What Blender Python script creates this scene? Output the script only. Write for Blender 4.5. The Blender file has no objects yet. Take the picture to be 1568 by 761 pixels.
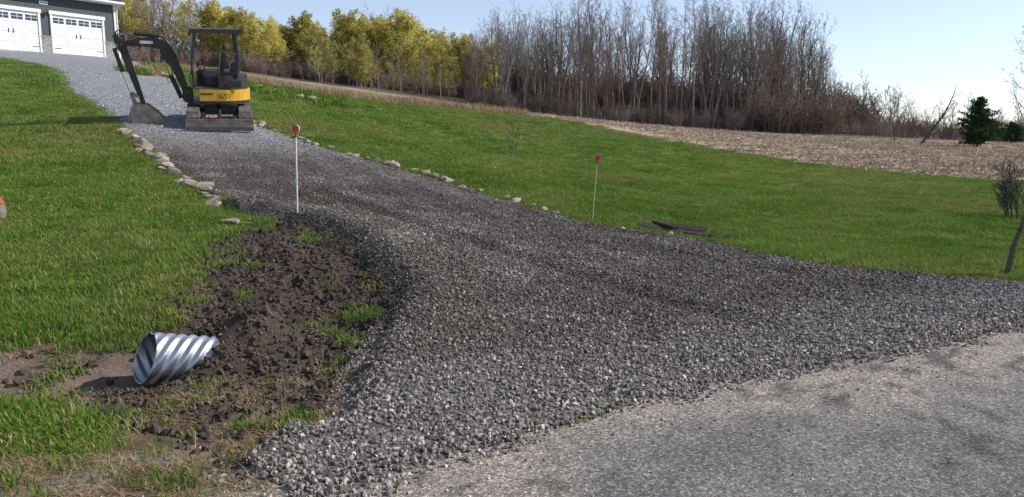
import bpy, bmesh, math, random
import numpy as np
from mathutils import Vector, Matrix
R=math.radians
random.seed(3); rs=np.random.RandomState(7)
scene=bpy.context.scene
scene.view_settings.view_transform='Standard'; scene.view_settings.look='None'; scene.view_settings.exposure=0

# ---------------------------------------------------------------- camera
CAMZ=1.6; PITCH=8.505; F=1207.0
cd=bpy.data.cameras.new("camera"); cam=bpy.data.objects.new("camera",cd); scene.collection.objects.link(cam)
cd.sensor_width=36; cd.lens=36*F/1568; cd.clip_start=.05; cd.clip_end=3000
cam.location=(0,0,CAMZ); cam.rotation_euler=(R(90-PITCH),0,0); scene.camera=cam

# ---------------------------------------------------------------- noise
def vn(x,y,s,seed=0):
    x=np.asarray(x,float)/s; y=np.asarray(y,float)/s
    xi=np.floor(x); yi=np.floor(y); fx=x-xi; fy=y-yi
    fx=fx*fx*(3-2*fx); fy=fy*fy*(3-2*fy)
    def h(i,j):
        v=np.sin(i*127.1+j*311.7+seed*74.7)*43758.5453
        return v-np.floor(v)
    return (h(xi,yi)*(1-fx)+h(xi+1,yi)*fx)*(1-fy)+(h(xi,yi+1)*(1-fx)+h(xi+1,yi+1)*fx)*fy
def fbm(x,y,s,seed=0,o=4):
    r=0;a=.5;t=0
    for k in range(o):
        r=r+a*vn(x,y,s,seed+k*13); t+=a; a*=.5; s*=.5
    return r/t
def S(t): 
    t=np.clip(t,0,1); return t*t*(3-2*t)

# ---------------------------------------------------------------- terrain height
CT=np.array([
(-10,-5,0),(10,-5,0),(0,-20,0),(40,-10,0),(0,1,0),(3,3,0),(-3,2.5,0),(6,5,0),(-40,-10,.5),(-15,2,.3),(-30,5,1.3),(-60,20,4.2),
(20,9,0),(40,20,-.1),(60,40,-.2),(100,60,-.3),(150,150,0),(300,300,-1),(0,400,2),(0,200,4),(-300,300,8),(-150,200,12),(-60,100,10.4),(-120,60,9.5),
(-26.6,42,5.37),(-25.6,52,6.18),(-30,45.5,6.15),(-36,50,6.3),(-28,60,6.5),(-20.4,36,4.33),(-13.9,26,2.65),(-9.8,20,1.77),(-5.65,13.8,.755),(-3.9,11.3,.39),(-3,11,.36),
(-7.3,20,1.55),(-6.93,21.5,1.8),(-3.23,17.5,.956),(-.05,14.8,.286),(1.4,14,0.02),(-18.5,42,4.7),
(2.9,11,.03),(8.4,16,-.08),(0,27,.72),(4.3,24,.22),(-11.5,40,3.5),(-4.5,30,1.6),(2.6,48,2.26),(10.4,40,.63),(14,33,.04),(16.6,26.6,-.1),(-4.1,60,3.24),(-12.9,60,4.0),(-14.8,45,4.1),
(-27.1,100,8),(-39.2,100,9.6),(-6.8,100,5.6),(-2.7,95,4.3),(16.8,95,2.2),(41.6,100,1.15),(39,60,-.1),(62,120,.1),
(-12.2,19,1.6),(-17.2,27,2.7),(-7.6,14.5,.89),(-7,11,.6),(-4.9,7.5,.23),(-4.26,8,.27),(-3.11,6.9,.13),(-4,6,.08),(-2.6,6.3,.03),(-1.1,7.2,.1),(1.5,7.5,.05),(5.5,8.4,-.02)],float)
CX,CY,CZ=CT[:,0],CT[:,1],CT[:,2]; CC=2.0
def ker(dx,dy): return np.sqrt(dx*dx+dy*dy+CC*CC)
n=len(CT); A=np.zeros((n+3,n+3)); A[:n,:n]=ker(CX[:,None]-CX,CY[:,None]-CY)
A[:n,n]=1;A[:n,n+1]=CX;A[:n,n+2]=CY;A[n:,:n]=A[:n,n:].T
W=np.linalg.solve(A,np.r_[CZ,0,0,0])
RD=np.array([.849,.528]); RN=np.array([-.528,.849]); RP=np.array([-.70,3.28])
def road_d(x,y): return (x-RP[0])*RN[0]+(y-RP[1])*RN[1]
def H0(x,y):
    x=np.asarray(x,float); y=np.asarray(y,float)
    z=W[n]+W[n+1]*x+W[n+2]*y
    for i in range(n): z=z+W[i]*ker(x-CX[i],y-CY[i])
    far=S((np.hypot(x,y)-250)/200)
    z=z*(1-far)+(-1)*far
    d=road_d(x,y)
    return z*np.where(d>0,S(d/2.0),np.where(d<-7,S((-7-d)/20),0))
# image pixel coordinates cast as rays from the camera, intersected with the terrain -> ground plan
def P(u,v):
    a=(u-784)/F; b=(380.5-v)/F; p=R(PITCH)
    d=np.array([a,math.cos(p)+math.sin(p)*b,-math.sin(p)+math.cos(p)*b])
    t=np.geomspace(2,150,3000); 
    dz=CAMZ+t*d[2]-H0(t*d[0],t*d[1])
    k=np.argmax(dz<0)
    return (float(t[k]*d[0]),float(t[k]*d[1]))
def PL(l): return [P(*q) for q in l]
left_near=PL([(375,725),(480,655),(515,590),(560,520),(590,460),(555,400),(500,365),(430,338)])
left_far=[(-3.9,11.3),(-5.65,13.8),(-7.74,17),(-8.4,18),(-9.8,20),(-13.9,26),(-20.4,36),(-26.6,42),(-32,41),(-32.5,43),(-25.4,52.4),(-23.5,51),(-18.5,42),(-12.2,31)]
right=[(-6.93,21.5),(-3.23,17.5),(-1.95,16.3),(-.05,14.8),(1.31,13.6)]+PL([(1000,357),(1100,374),(1200,396),(1330,413),(1568,434),(1750,452)])
roadedge=PL([(1750,470),(1568,502),(1350,548),(1200,572),(1050,600),(950,625),(830,665),(700,705),(600,740),(530,765),(480,790)])
DRIVE=left_near+left_far+right+roadedge
SOIL=PL([(430,338),(390,348),(320,383),(280,440),(258,490),(190,520),(100,524),(0,528),(-120,533),(-120,625),(0,625),(90,615),(180,630),(240,655),(385,715),(490,650),(540,590),(580,520),(610,460),(570,400),(500,360)])
VERGE=PL([(-150,700),(0,700),(60,695),(165,668),(230,655),(200,625),(300,600),(400,590),(520,590),(500,650),(420,715),(380,830),(-150,830)])
PATCHB=PL([(190,642),(300,600),(400,596),(440,618),(400,648),(230,662)])
def sd(poly,x,y):
    x=np.asarray(x,float); y=np.asarray(y,float)
    best=np.full(x.shape,1e9); ins=np.zeros(x.shape,bool)
    m=len(poly)
    for i in range(m):
        x0,y0=poly[i]; x1,y1=poly[(i+1)%m]
        dx,dy=x1-x0,y1-y0; L=dx*dx+dy*dy+1e-12
        t=np.clip(((x-x0)*dx+(y-y0)*dy)/L,0,1)
        best=np.minimum(best,(x-x0-t*dx)**2+(y-y0-t*dy)**2)
        if y0!=y1:
            c=((y0>y)!=(y1>y))&(x<(x1-x0)*(y-y0)/(y1-y0)+x0); ins^=c
    d=np.sqrt(best); return np.where(ins,-d,d)
def pline(pl,x,y):
    best=np.full(np.asarray(x).shape,1e9)
    for i in range(len(pl)-1):
        x0,y0=pl[i];x1,y1=pl[i+1];dx,dy=x1-x0,y1-y0;L=dx*dx+dy*dy
        t=np.clip(((x-x0)*dx+(y-y0)*dy)/L,0,1)
        best=np.minimum(best,(x-x0-t*dx)**2+(y-y0-t*dy)**2)
    return np.sqrt(best)
BERM=left_near[1:]+[(-3.9,11.3)]
DITCH=[(-2.64,5.30),(-3.0,5.2),(-3.6,5.05),(-6,4.6),(-12,1.5),(-30,-10)]
RUTA=[(2.6,5.6),(1.2,7.2),(-.5,9.3),(-2.3,12),(-4.9,15.6),(-7.3,19.2)]
RUTB=[(4.6,7.0),(3.0,8.6),(1.0,10.7),(-1.0,13.3),(-3.6,16.6),(-6.2,20.2)]
def H(x,y,full=True):
    x=np.asarray(x,float); y=np.asarray(y,float)
    z=H0(x,y)
    sdr=sd(DRIVE,x,y); dl=pline(BERM,x,y)
    z=z+np.where(sdr<0,.16*S(dl/.35)*np.exp(-np.maximum(dl-.5,0)/1.0),0)*S(road_d(x,y)/1.2)
    z=z+.29*np.exp(-(((x+1.93)/.36)**2+((y-5.80)/.42)**2))
    dd=pline(DITCH,x,y)
    z=z-.25*np.exp(-(dd/.34)**2)
    ss=sd(SOIL,x,y)
    z=z+np.where(ss<.05,(fbm(x,y,.35,5)-.5)*.19+(vn(x,y,.08,8)-.5)*.045,0)*S(-(ss-.05)/.15)
    z=z+(fbm(x,y,1.6,9,3)-.5)*.05*S(road_d(x,y)/1.5)*np.where(sdr<0,.4,1)
    z=z+np.where(sdr<0,(fbm(x,y,.4,21,3)-.5)*.05,0)*S(-sdr/.2)*S(road_d(x,y)/.6)
    for rt_ in (RUTA,RUTB):
        q=pline(rt_,x,y); z=z+np.where(sdr<0,(-.035*np.exp(-(q/.16)**2)+.02*np.exp(-((q-.3)/.1)**2)),0)*S((road_d(x,y)-.6)/1.2)
    return z
def drive_off(x,y,s):
    e=s+(fbm(x,y,.35,31,3)-.5)*.22
    return -.05+.07*S((.09-e)/.14)

# ---------------------------------------------------------------- materials
def newmat(name):
    m=bpy.data.materials.new(name); m.use_nodes=True; nt=m.node_tree; nt.nodes.clear()
    return m,nt,nt.nodes,nt.links
def mat(name,c1,c2=None,scale=8,rough=.8,metal=0,bump=0,bscale=40,rnd=0,coord='Object',spec=.3,detail=5):
    m,nt,N,L=newmat(name)
    out=N.new('ShaderNodeOutputMaterial'); b=N.new('ShaderNodeBsdfPrincipled'); L.new(b.outputs[0],out.inputs[0])
    b.inputs['Roughness'].default_value=rough; b.inputs['Metallic'].default_value=metal; b.inputs['Specular IOR Level'].default_value=spec
    if coord=='World':
        g=N.new('ShaderNodeNewGeometry'); co=g.outputs['Position']
    else:
        g=N.new('ShaderNodeTexCoord'); co=g.outputs['Object']
    c2=c2 or tuple(v*.75 for v in c1)
    nz=N.new('ShaderNodeTexNoise'); nz.inputs['Scale'].default_value=scale; nz.inputs['Detail'].default_value=detail; L.new(co,nz.inputs['Vector'])
    rp=N.new('ShaderNodeValToRGB'); rp.color_ramp.elements[0].position=.3; rp.color_ramp.elements[1].position=.7
    rp.color_ramp.elements[0].color=(*c1,1); rp.color_ramp.elements[1].color=(*c2,1); L.new(nz.outputs['Fac'],rp.inputs[0])
    col=rp.outputs[0]
    if rnd:
        oi=N.new('ShaderNodeObjectInfo'); mr=N.new('ShaderNodeMapRange'); mr.inputs[3].default_value=1-rnd; mr.inputs[4].default_value=1+rnd
        L.new(oi.outputs['Random'],mr.inputs[0]); mx=N.new('ShaderNodeVectorMath'); mx.operation='SCALE'
        L.new(col,mx.inputs[0]); L.new(mr.outputs[0],mx.inputs['Scale']); col=mx.outputs[0]
    L.new(col,b.inputs['Base Color'])
    if bump:
        n2=N.new('ShaderNodeTexNoise'); n2.inputs['Scale'].default_value=bscale; n2.inputs['Detail'].default_value=4; L.new(co,n2.inputs['Vector'])
        bp=N.new('ShaderNodeBump'); bp.inputs['Strength'].default_value=bump; bp.inputs['Distance'].default_value=.02
        L.new(n2.outputs['Fac'],bp.inputs['Height']); L.new(bp.outputs[0],b.inputs['Normal'])
    return m
def leafmat(name,c1,c2,c3,scale=.6,trans=.3,rnd=.25,rgh=.65,big=0):
    m,nt,N,L=newmat(name)
    out=N.new('ShaderNodeOutputMaterial'); g=N.new('ShaderNodeNewGeometry')
    nz=N.new('ShaderNodeTexNoise'); nz.inputs['Scale'].default_value=scale; nz.inputs['Detail'].default_value=7; nz.inputs['Roughness'].default_value=rgh; L.new(g.outputs['Position'],nz.inputs['Vector'])
    rp=N.new('ShaderNodeValToRGB'); e=rp.color_ramp.elements; e[0].position=.36; e[1].position=.66
    e[0].color=(*c1,1); e[1].color=(*c3,1); x=e.new(.5); x.color=(*c2,1); L.new(nz.outputs['Fac'],rp.inputs[0])
    col=rp.outputs[0]
    if big:   # worn straw-coloured areas metres across
        n2=N.new('ShaderNodeTexNoise'); n2.inputs['Scale'].default_value=.13; n2.inputs['Detail'].default_value=5; n2.inputs['Roughness'].default_value=.6; L.new(g.outputs['Position'],n2.inputs['Vector'])
        m2=N.new('ShaderNodeMapRange'); m2.inputs[1].default_value=.5; m2.inputs[2].default_value=.68; m2.inputs[3].default_value=0; m2.inputs[4].default_value=big; L.new(n2.outputs['Fac'],m2.inputs[0])
        mm=N.new('ShaderNodeMix'); mm.data_type='RGBA'; L.new(m2.outputs[0],mm.inputs[0]); L.new(col,mm.inputs[6]); mm.inputs[7].default_value=(.3,.27,.1,1); col=mm.outputs[2]
    oi=N.new('ShaderNodeObjectInfo'); mr=N.new('ShaderNodeMapRange'); mr.inputs[3].default_value=1-rnd; mr.inputs[4].default_value=1+rnd
    L.new(oi.outputs['Random'],mr.inputs[0]); mx=N.new('ShaderNodeVectorMath'); mx.operation='SCALE'
    L.new(col,mx.inputs[0]); L.new(mr.outputs[0],mx.inputs['Scale'])
    d=N.new('ShaderNodeBsdfDiffuse'); t=N.new('ShaderNodeBsdfTranslucent'); ms=N.new('ShaderNodeMixShader'); ms.inputs[0].default_value=trans
    L.new(mx.outputs[0],d.inputs[0]); L.new(mx.outputs[0],t.inputs[0]); L.new(d.outputs[0],ms.inputs[1]); L.new(t.outputs[0],ms.inputs[2]); L.new(ms.outputs[0],out.inputs[0])
    return m
def attrmat(name,nscale=30,lo=.65,hi=1.35,bump=.6,bscale=45,bdist=.02,rough=.95,fine=None,lo2=.4,hi2=2.1):
    m,nt,N,L=newmat(name)
    out=N.new('ShaderNodeOutputMaterial'); b=N.new('ShaderNodeBsdfPrincipled'); L.new(b.outputs[0],out.inputs[0]); b.inputs['Roughness'].default_value=rough; b.inputs['Specular IOR Level'].default_value=.2
    at=N.new('ShaderNodeAttribute'); at.attribute_name='Col'; g=N.new('ShaderNodeNewGeometry')
    nz=N.new('ShaderNodeTexNoise'); nz.inputs['Scale'].default_value=nscale; nz.inputs['Detail'].default_value=8; nz.inputs['Roughness'].default_value=.7; L.new(g.outputs['Position'],nz.inputs['Vector'])
    mr=N.new('ShaderNodeMapRange'); mr.inputs[1].default_value=.3; mr.inputs[2].default_value=.7; mr.inputs[3].default_value=lo; mr.inputs[4].default_value=hi; L.new(nz.outputs['Fac'],mr.inputs[0])
    mx=N.new('ShaderNodeVectorMath'); mx.operation='SCALE'; L.new(at.outputs['Color'],mx.inputs[0]); L.new(mr.outputs[0],mx.inputs['Scale']); col=mx.outputs[0]
    if fine:   # exposed aggregate: bright and dark chips
        vo=N.new('ShaderNodeTexVoronoi'); vo.inputs['Scale'].default_value=fine; L.new(g.outputs['Position'],vo.inputs['Vector'])
        sp=N.new('ShaderNodeSeparateColor'); L.new(vo.outputs['Color'],sp.inputs[0])
        rp=N.new('ShaderNodeValToRGB'); e=rp.color_ramp.elements; e[0].position=0; e[0].color=(lo2,lo2,lo2,1); e[1].position=1; e[1].color=(hi2,hi2*.98,hi2*.95,1)
        for p,c in ((.25,.7),(.6,.95),(.85,1.2)):
            q=e.new(p); q.color=(c,c,c,1)
        L.new(sp.outputs[0],rp.inputs[0]); m3=N.new('ShaderNodeVectorMath'); m3.operation='MULTIPLY'; L.new(col,m3.inputs[0]); L.new(rp.outputs[0],m3.inputs[1]); col=m3.outputs[0]
    L.new(col,b.inputs['Base Color'])
    n2=N.new('ShaderNodeTexNoise'); n2.inputs['Scale'].default_value=bscale; n2.inputs['Detail'].default_value=6; L.new(g.outputs['Position'],n2.inputs['Vector'])
    bp=N.new('ShaderNodeBump'); bp.inputs['Strength'].default_value=bump; bp.inputs['Distance'].default_value=bdist; L.new(n2.outputs['Fac'],bp.inputs['Height']); L.new(bp.outputs[0],b.inputs['Normal'])
    return m

# ---------------------------------------------------------------- mesh builder
class MB:
    def __init__(s): s.v=[];s.f=[];s.m=[]
    def tube(s,path,rad,k=5,mi=0,cap=False):
        base=len(s.v); m=len(path)
        ref=Vector((.13,.31,.94))
        for i,p in enumerate(path):
            a=path[max(i-1,0)]; b=path[min(i+1,m-1)]; d=(b-a).normalized()
            u=d.cross(ref); 
            if u.length<.1: u=d.cross(Vector((1,0,0)))
            u.normalize(); w=d.cross(u)
            for j in range(k):
                t=2*math.pi*j/k; q=p+(u*math.cos(t)+w*math.sin(t))*rad[i]; s.v.append((q.x,q.y,q.z))
        for i in range(m-1):
            for j in range(k):
                a=base+i*k+j; b=base+i*k+(j+1)%k
                s.f.append((a,b,b+k,a+k)); s.m.append(mi)
        if cap:
            s.f.append(tuple(base+j for j in range(k))[::-1]); s.m.append(mi)
            s.f.append(tuple(base+(m-1)*k+j for j in range(k))); s.m.append(mi)
    def quad(s,c,u,w,mi=0):
        b=len(s.v)
        for q in (c-u-w,c+u-w,c+u+w,c-u+w): s.v.append((q.x,q.y,q.z))
        s.f.append((b,b+1,b+2,b+3)); s.m.append(mi)
    def mesh(s,name,mats,smooth=False):
        me=bpy.data.meshes.new(name); me.from_pydata(s.v,[],s.f)
        for m in mats: me.materials.append(m)
        me.polygons.foreach_set('material_index',s.m)
        if smooth: me.polygons.foreach_set('use_smooth',[True]*len(s.f))
        me.update(); return me
def obj(name,me,parent=None,link=True):
    o=bpy.data.objects.new(name,me)
    if link: scene.collection.objects.link(o)
    if parent: o.parent=parent
    return o
def rv(sc=1): return Vector((random.uniform(-1,1),random.uniform(-1,1),random.uniform(-1,1)))*sc

# ---------------------------------------------------------------- ground sheets
def axis(lo,hi,st,gr,a,b):
    c=list(np.arange(lo,hi,st)); s=st; p=c[-1]
    while p<b: s=min(s*gr,14); p+=s; c.append(p)
    s=st; p=lo; l=[]
    while p>a: s=min(s*gr,14); p-=s; l.append(p)
    return np.array(l[::-1]+c)
xs=axis(-6.5,8,.05,1.03,-500,500); ys=axis(3,12,.05,1.03,-60,800)
GX,GY=np.meshgrid(xs,ys); gx=GX.ravel(); gy=GY.ravel(); nx,ny=len(xs),len(ys)
gz=H(gx,gy)
sdr=sd(DRIVE,gx,gy); sds=sd(SOIL,gx,gy); sdv=sd(VERGE,gx,gy); sdb=sd(PATCHB,gx,gy)
FEX=[-200,-45,-25,-15,-10,-4,2.6,10.4,14,16.6,28,60,200]; FEY=[90,64,57,46,50,53,49,40.5,33,27,22,8,-60]
def field_edge(x): return np.interp(x,FEX,FEY)
BPX,BPY=2.82,12.45
def board_d(x,y): return pline([(BPX-.42,BPY+1.15),(BPX+.4,BPY-1.1)],x,y)
def masks(x,y,sdr,sds,sdv,sdb):
    nz=(fbm(x,y,.3,41,4)-.5); nz2=(fbm(x,y,.8,43,4)-.5)
    soil=S(-(sds+nz*.45)/.08)
    verge=S(-(sdv+nz*.5)/.1)*(1-.75*S(-(sdb+nz*.4)/.1))
    fld=S((y-field_edge(x)+nz2*3)/.8)
    return soil,verge,fld
soil,verge,fld=masks(gx,gy,sdr,sds,sdv,sdb)
def mix(a,b,t): return a*(1-t[:,None])+np.array(b)[None,:]*t[:,None]
n1=fbm(gx,gy,3,51); n2=fbm(gx,gy,.6,52); n3=fbm(gx,gy,9,53)
col=np.tile(np.array([.09,.14,.032]),(len(gx),1))
col=mix(col,(.13,.17,.05),S((n1-.4)/.3)*.7); col=mix(col,(.2,.18,.08),S((n3-.5)/.16)*.6)
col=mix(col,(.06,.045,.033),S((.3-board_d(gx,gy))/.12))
cf=np.tile(np.array([.38,.28,.20]),(len(gx),1)); cf=mix(cf,(.21,.15,.10),S((fbm(gx+gy*.4,gy*3,2.2,57)-.4)/.2)*.85); cf=mix(cf,(.46,.36,.27),S((fbm(gx,gy*4,1.5,58)-.55)/.15)*.6)
wood=S((gy-84)/8); cf=mix(cf,(.14,.105,.07),wood)
gl=S((gy-58)/4)*S((86-gy)/6)*S((-2-gx)/4); cf=mix(cf,(.17,.17,.075),gl*.8)
col=col*(1-fld[:,None])+cf*fld[:,None]
cv=np.tile(np.array([.24,.155,.085]),(len(gx),1)); cv=mix(cv,(.11,.075,.045),S((n2-.45)/.2)); cv=mix(cv,(.26,.23,.2),S((fbm(gx,gy,.4,59)-.55)/.1)*S((1.3-road_d(gx,gy))/.5)*.7); col=col*(1-verge[:,None])+cv*verge[:,None]
cs=np.tile(np.array([.066,.050,.039]),(len(gx),1)); cs=mix(cs,(.19,.13,.088),S((-2.45-gx)/.3)*S((5.9-gy)/.35)*.9); cs=mix(cs,(.16,.13,.105),S((n2-.55)/.15)*.45)
col=col*(1-soil[:,None])+cs*soil[:,None]
shd=S((.12-road_d(gx,gy))/.2); col=mix(col,(.2,.18,.155),shd)
def make_sheet(name,gx,gy,gz,keep,col,m):
    idx=np.arange(nx*ny).reshape(ny,nx)
    q=np.stack([idx[:-1,:-1],idx[:-1,1:],idx[1:,1:],idx[1:,:-1]],-1).reshape(-1,4)
    if keep is not None:
        q=q[keep[q].any(1)]
        used=np.unique(q); mp=np.full(nx*ny,-1); mp[used]=np.arange(len(used)); q=mp[q]
        gx,gy,gz,col=gx[used],gy[used],gz[used],col[used]
    me=bpy.data.meshes.new(name); me.from_pydata(np.stack([gx,gy,gz],1).tolist(),[],q.tolist())
    a=me.color_attributes.new('Col','FLOAT_COLOR','POINT'); a.data.foreach_set('color',np.c_[col,np.ones(len(col))].astype(np.float32).ravel())
    me.polygons.foreach_set('use_smooth',[True]*len(me.polygons)); me.materials.append(m); me.update()
    return obj(name,me)
make_sheet("ground",gx,gy,gz,None,col,attrmat("ground_soil_and_turf"))
def gravel_col(x,y):
    a=fbm(x,y,1.3,61); st=fbm(x*.83+y*.56,(y*.83-x*.56)*.22,.35,66)  # drag streaks along the drive
    c=np.tile(np.array([.215,.202,.192]),(len(x),1))
    rd=road_d(x,y)
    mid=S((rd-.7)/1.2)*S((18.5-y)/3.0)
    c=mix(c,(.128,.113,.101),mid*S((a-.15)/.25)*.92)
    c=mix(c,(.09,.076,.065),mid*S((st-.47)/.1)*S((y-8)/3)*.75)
    c=mix(c,(.28,.258,.235),S((.7-rd)/.7)*.5)
    c=mix(c,(.20,.185,.17),S((fbm(x,y,.7,67)-.56)/.1)*mid*.6)
    q=np.minimum(pline(RUTA,x,y),pline(RUTB,x,y)); c=mix(c,(.09,.078,.068),np.exp(-(q/.2)**2)*mid*.6)
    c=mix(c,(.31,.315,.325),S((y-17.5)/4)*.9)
    return c
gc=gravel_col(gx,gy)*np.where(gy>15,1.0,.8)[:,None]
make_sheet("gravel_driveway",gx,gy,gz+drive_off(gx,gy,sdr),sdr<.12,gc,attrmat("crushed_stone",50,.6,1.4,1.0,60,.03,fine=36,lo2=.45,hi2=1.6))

# road (asphalt)
ss_=np.r_[np.arange(-6,14,.08)]; ss_=np.r_[np.linspace(-150,-6.5,80),ss_,np.linspace(14.5,250,120)]
ww=np.r_[np.linspace(-6.6,-.5,70),np.linspace(-.44,.2,16)]
SS,WW=np.meshgrid(ss_,ww); wig=(vn(SS,SS*0,.7,71)-.5)*.16+(vn(SS,SS*0,.17,72)-.5)*.07
WW2=np.where(WW>.0,WW+wig,WW)
rx=(RP[0]+SS*RD[0]+WW2*RN[0]).ravel(); ry=(RP[1]+SS*RD[1]+WW2*RN[1]).ravel()
rz=np.maximum(H(rx,ry),-.02)+.008
idx=np.arange(rx.size).reshape(SS.shape); q=np.stack([idx[:-1,:-1],idx[:-1,1:],idx[1:,1:],idx[1:,:-1]],-1).reshape(-1,4)
me=bpy.data.meshes.new("road"); me.from_pydata(np.stack([rx,ry,rz],1).tolist(),[],q.tolist())
rdv=WW.ravel(); nn=fbm(rx,ry,.8,75); n4=fbm(rx,ry,.3,76); n5=fbm(rx,ry,.12,77)
rc=np.tile(np.array([.165,.156,.147]),(rx.size,1))
rc=mix(rc,(.105,.101,.098),S((-.9-rdv)/1.2)*S((nn-.33)/.25)*.8)
rc=mix(rc,(.33,.285,.235),S((rdv+.75+(nn-.5)*2.0)/.6)*.9)
rc=mix(rc,(.25,.225,.195),S((n4-.5)/.12)*S((rdv+2.2)/1.6)*.6)
rc=mix(rc,(.07,.065,.06),S((n5-.58)/.06)*S((nn-.5)/.1)*.75)
a=me.color_attributes.new('Col','FLOAT_COLOR','POINT'); a.data.foreach_set('color',np.c_[rc,np.ones(len(rc))].astype(np.float32).ravel())
am=attrmat("weathered_asphalt",45,.6,1.45,.9,140,.008,fine=95)
me.materials.append(am); obj("road",me)

# ---------------------------------------------------------------- scatter
def coll(name,meshes):
    c=bpy.data.collections.new(name)
    for i,m in enumerate(meshes):
        c.objects.link(bpy.data.objects.new("%s_%02d"%(name,i),m))
    return c
def scatter(name,pts,scl,rot,idx,c):
    me=bpy.data.meshes.new(name); me.from_pydata(np.asarray(pts).tolist(),[],[])
    a=me.attributes.new('scl','FLOAT_VECTOR','POINT'); scl=np.asarray(scl,float)
    if scl.ndim==1: scl=np.stack([scl]*3,1)
    a.data.foreach_set('vector',scl.astype(np.float32).ravel())
    a=me.attributes.new('rot','FLOAT_VECTOR','POINT'); a.data.foreach_set('vector',np.asarray(rot,np.float32).ravel())
    a=me.attributes.new('idx','INT','POINT'); a.data.foreach_set('value',np.asarray(idx,np.int32))
    o=obj(name,me); md=o.modifiers.new("instances",'NODES'); t=bpy.data.node_groups.new(name+"_nodes",'GeometryNodeTree'); md.node_group=t
    t.interface.new_socket(name='Geometry',in_out='INPUT',socket_type='NodeSocketGeometry'); t.interface.new_socket(name='Geometry',in_out='OUTPUT',socket_type='NodeSocketGeometry')
    N=t.nodes;L=t.links; gi=N.new('NodeGroupInput'); go=N.new('NodeGroupOutput'); ip=N.new('GeometryNodeInstanceOnPoints'); ci=N.new('GeometryNodeCollectionInfo')
    ci.inputs['Collection'].default_value=c; ci.inputs['Separate Children'].default_value=True; ci.inputs['Reset Children'].default_value=True
    def na(n_,ty):
        x=N.new('GeometryNodeInputNamedAttribute'); x.data_type=ty; x.inputs['Name'].default_value=n_; return x.outputs['Attribute']
    er=N.new('FunctionNodeEulerToRotation'); L.new(na('rot','FLOAT_VECTOR'),er.inputs[0])
    L.new(gi.outputs[0],ip.inputs['Points']); L.new(ci.outputs[0],ip.inputs['Instance']); ip.inputs['Pick Instance'].default_value=True
    L.new(na('idx','INT'),ip.inputs['Instance Index']); L.new(er.outputs[0],ip.inputs['Rotation']); L.new(na('scl','FLOAT_VECTOR'),ip.inputs['Scale']); L.new(ip.outputs[0],go.inputs[0])
    return o
def polar(rho,r0,r1,a0=-46,a1=46):
    rr=np.linspace(r0,r1,600); w=np.array([rho(r) for r in rr])*rr; cw=np.cumsum(w)*(rr[1]-rr[0]); th=R(a1-a0); N=int(cw[-1]*th)
    r=np.interp(rs.rand(N)*cw[-1],cw,rr); a=R(a0)+rs.rand(N)*th
    return r*np.sin(a),r*np.cos(a),r
def spin(N,tilt=.15): return np.c_[(rs.rand(N)-.5)*2*tilt,(rs.rand(N)-.5)*2*tilt,rs.rand(N)*6.283]

# stones
def stone_mesh(name,seed,m,flat=.75,npts=13,smooth=False,bev=0):
    r=np.random.RandomState(seed); bm=bmesh.new()
    p=r.randn(npts,3); p/=np.linalg.norm(p,axis=1)[:,None]; p*=(.8+.4*r.rand(npts,1)); p*=np.array([1.15,.85,flat])
    for q in p: bm.verts.new(q)
    ret=bmesh.ops.convex_hull(bm,input=bm.verts)
    lo=[v for v in bm.verts if not v.link_faces]
    bmesh.ops.delete(bm,geom=lo,context='VERTS')
    if bev: bmesh.ops.bevel(bm,geom=bm.edges[:]+bm.verts[:],offset=bev,segments=2,affect='EDGES')
    me=bpy.data.meshes.new(name); bm.to_mesh(me); bm.free(); me.materials.append(m); return me
def gravelmat():
    m,nt,N,L=newmat("gravel_stone")
    out=N.new('ShaderNodeOutputMaterial'); b=N.new('ShaderNodeBsdfPrincipled'); L.new(b.outputs[0],out.inputs[0]); b.inputs['Roughness'].default_value=.88; b.inputs['Specular IOR Level'].default_value=.25
    oi=N.new('ShaderNodeObjectInfo'); rp=N.new('ShaderNodeValToRGB'); e=rp.color_ramp.elements
    e[0].color=(.07,.064,.058,1); e[1].position=1; e[1].color=(.6,.58,.56,1)
    for p,c in ((.25,(.13,.118,.107)),(.5,(.22,.208,.196)),(.62,(.19,.166,.146)),(.82,(.31,.30,.292)),(.94,(.38,.33,.28))):
        x=e.new(p); x.color=(*c,1)
    L.new(oi.outputs['Random'],rp.inputs[0])
    at=N.new('ShaderNodeAttribute'); at.attribute_name='tint'; at.attribute_type='INSTANCER'
    mx=N.new('ShaderNodeVectorMath'); mx.operation='MULTIPLY'; L.new(rp.outputs[0],mx.inputs[0]); L.new(at.outputs['Vector'],mx.inputs[1])
    g=N.new('ShaderNodeTexCoord'); nz=N.new('ShaderNodeTexNoise'); nz.inputs['Scale'].default_value=2.5; L.new(g.outputs['Object'],nz.inputs['Vector'])
    mr=N.new('ShaderNodeMapRange'); mr.inputs[3].default_value=.6; mr.inputs[4].default_value=1.4; L.new(nz.outputs['Fac'],mr.inputs[0])
    m2=N.new('ShaderNodeVectorMath'); m2.operation='SCALE'; L.new(mx.outputs[0],m2.inputs[0]); L.new(mr.outputs[0],m2.inputs['Scale']); L.new(m2.outputs[0],b.inputs['Base Color'])
    return m
GM=gravelmat()
stones=coll("crushed_stone_piece",[stone_mesh("cs%d"%i,100+i,GM) for i in range(10)])
def add_tint(o,t):
    a=o.data.attributes.new('tint','FLOAT_VECTOR','POINT'); a.data.foreach_set('vector',t.astype(np.float32).ravel())
def grho(r): return np.interp(r,[3,6,8,11,15,20,30,45],[2900,2500,1600,900,480,260,60,8])
x,y,r=polar(grho,2.8,45)
s_=sd(DRIVE,x,y); e=s_+(fbm(x,y,.35,31,3)-.5)*.3+(rs.rand(len(x))**3)*.25
k=e<.12
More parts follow.
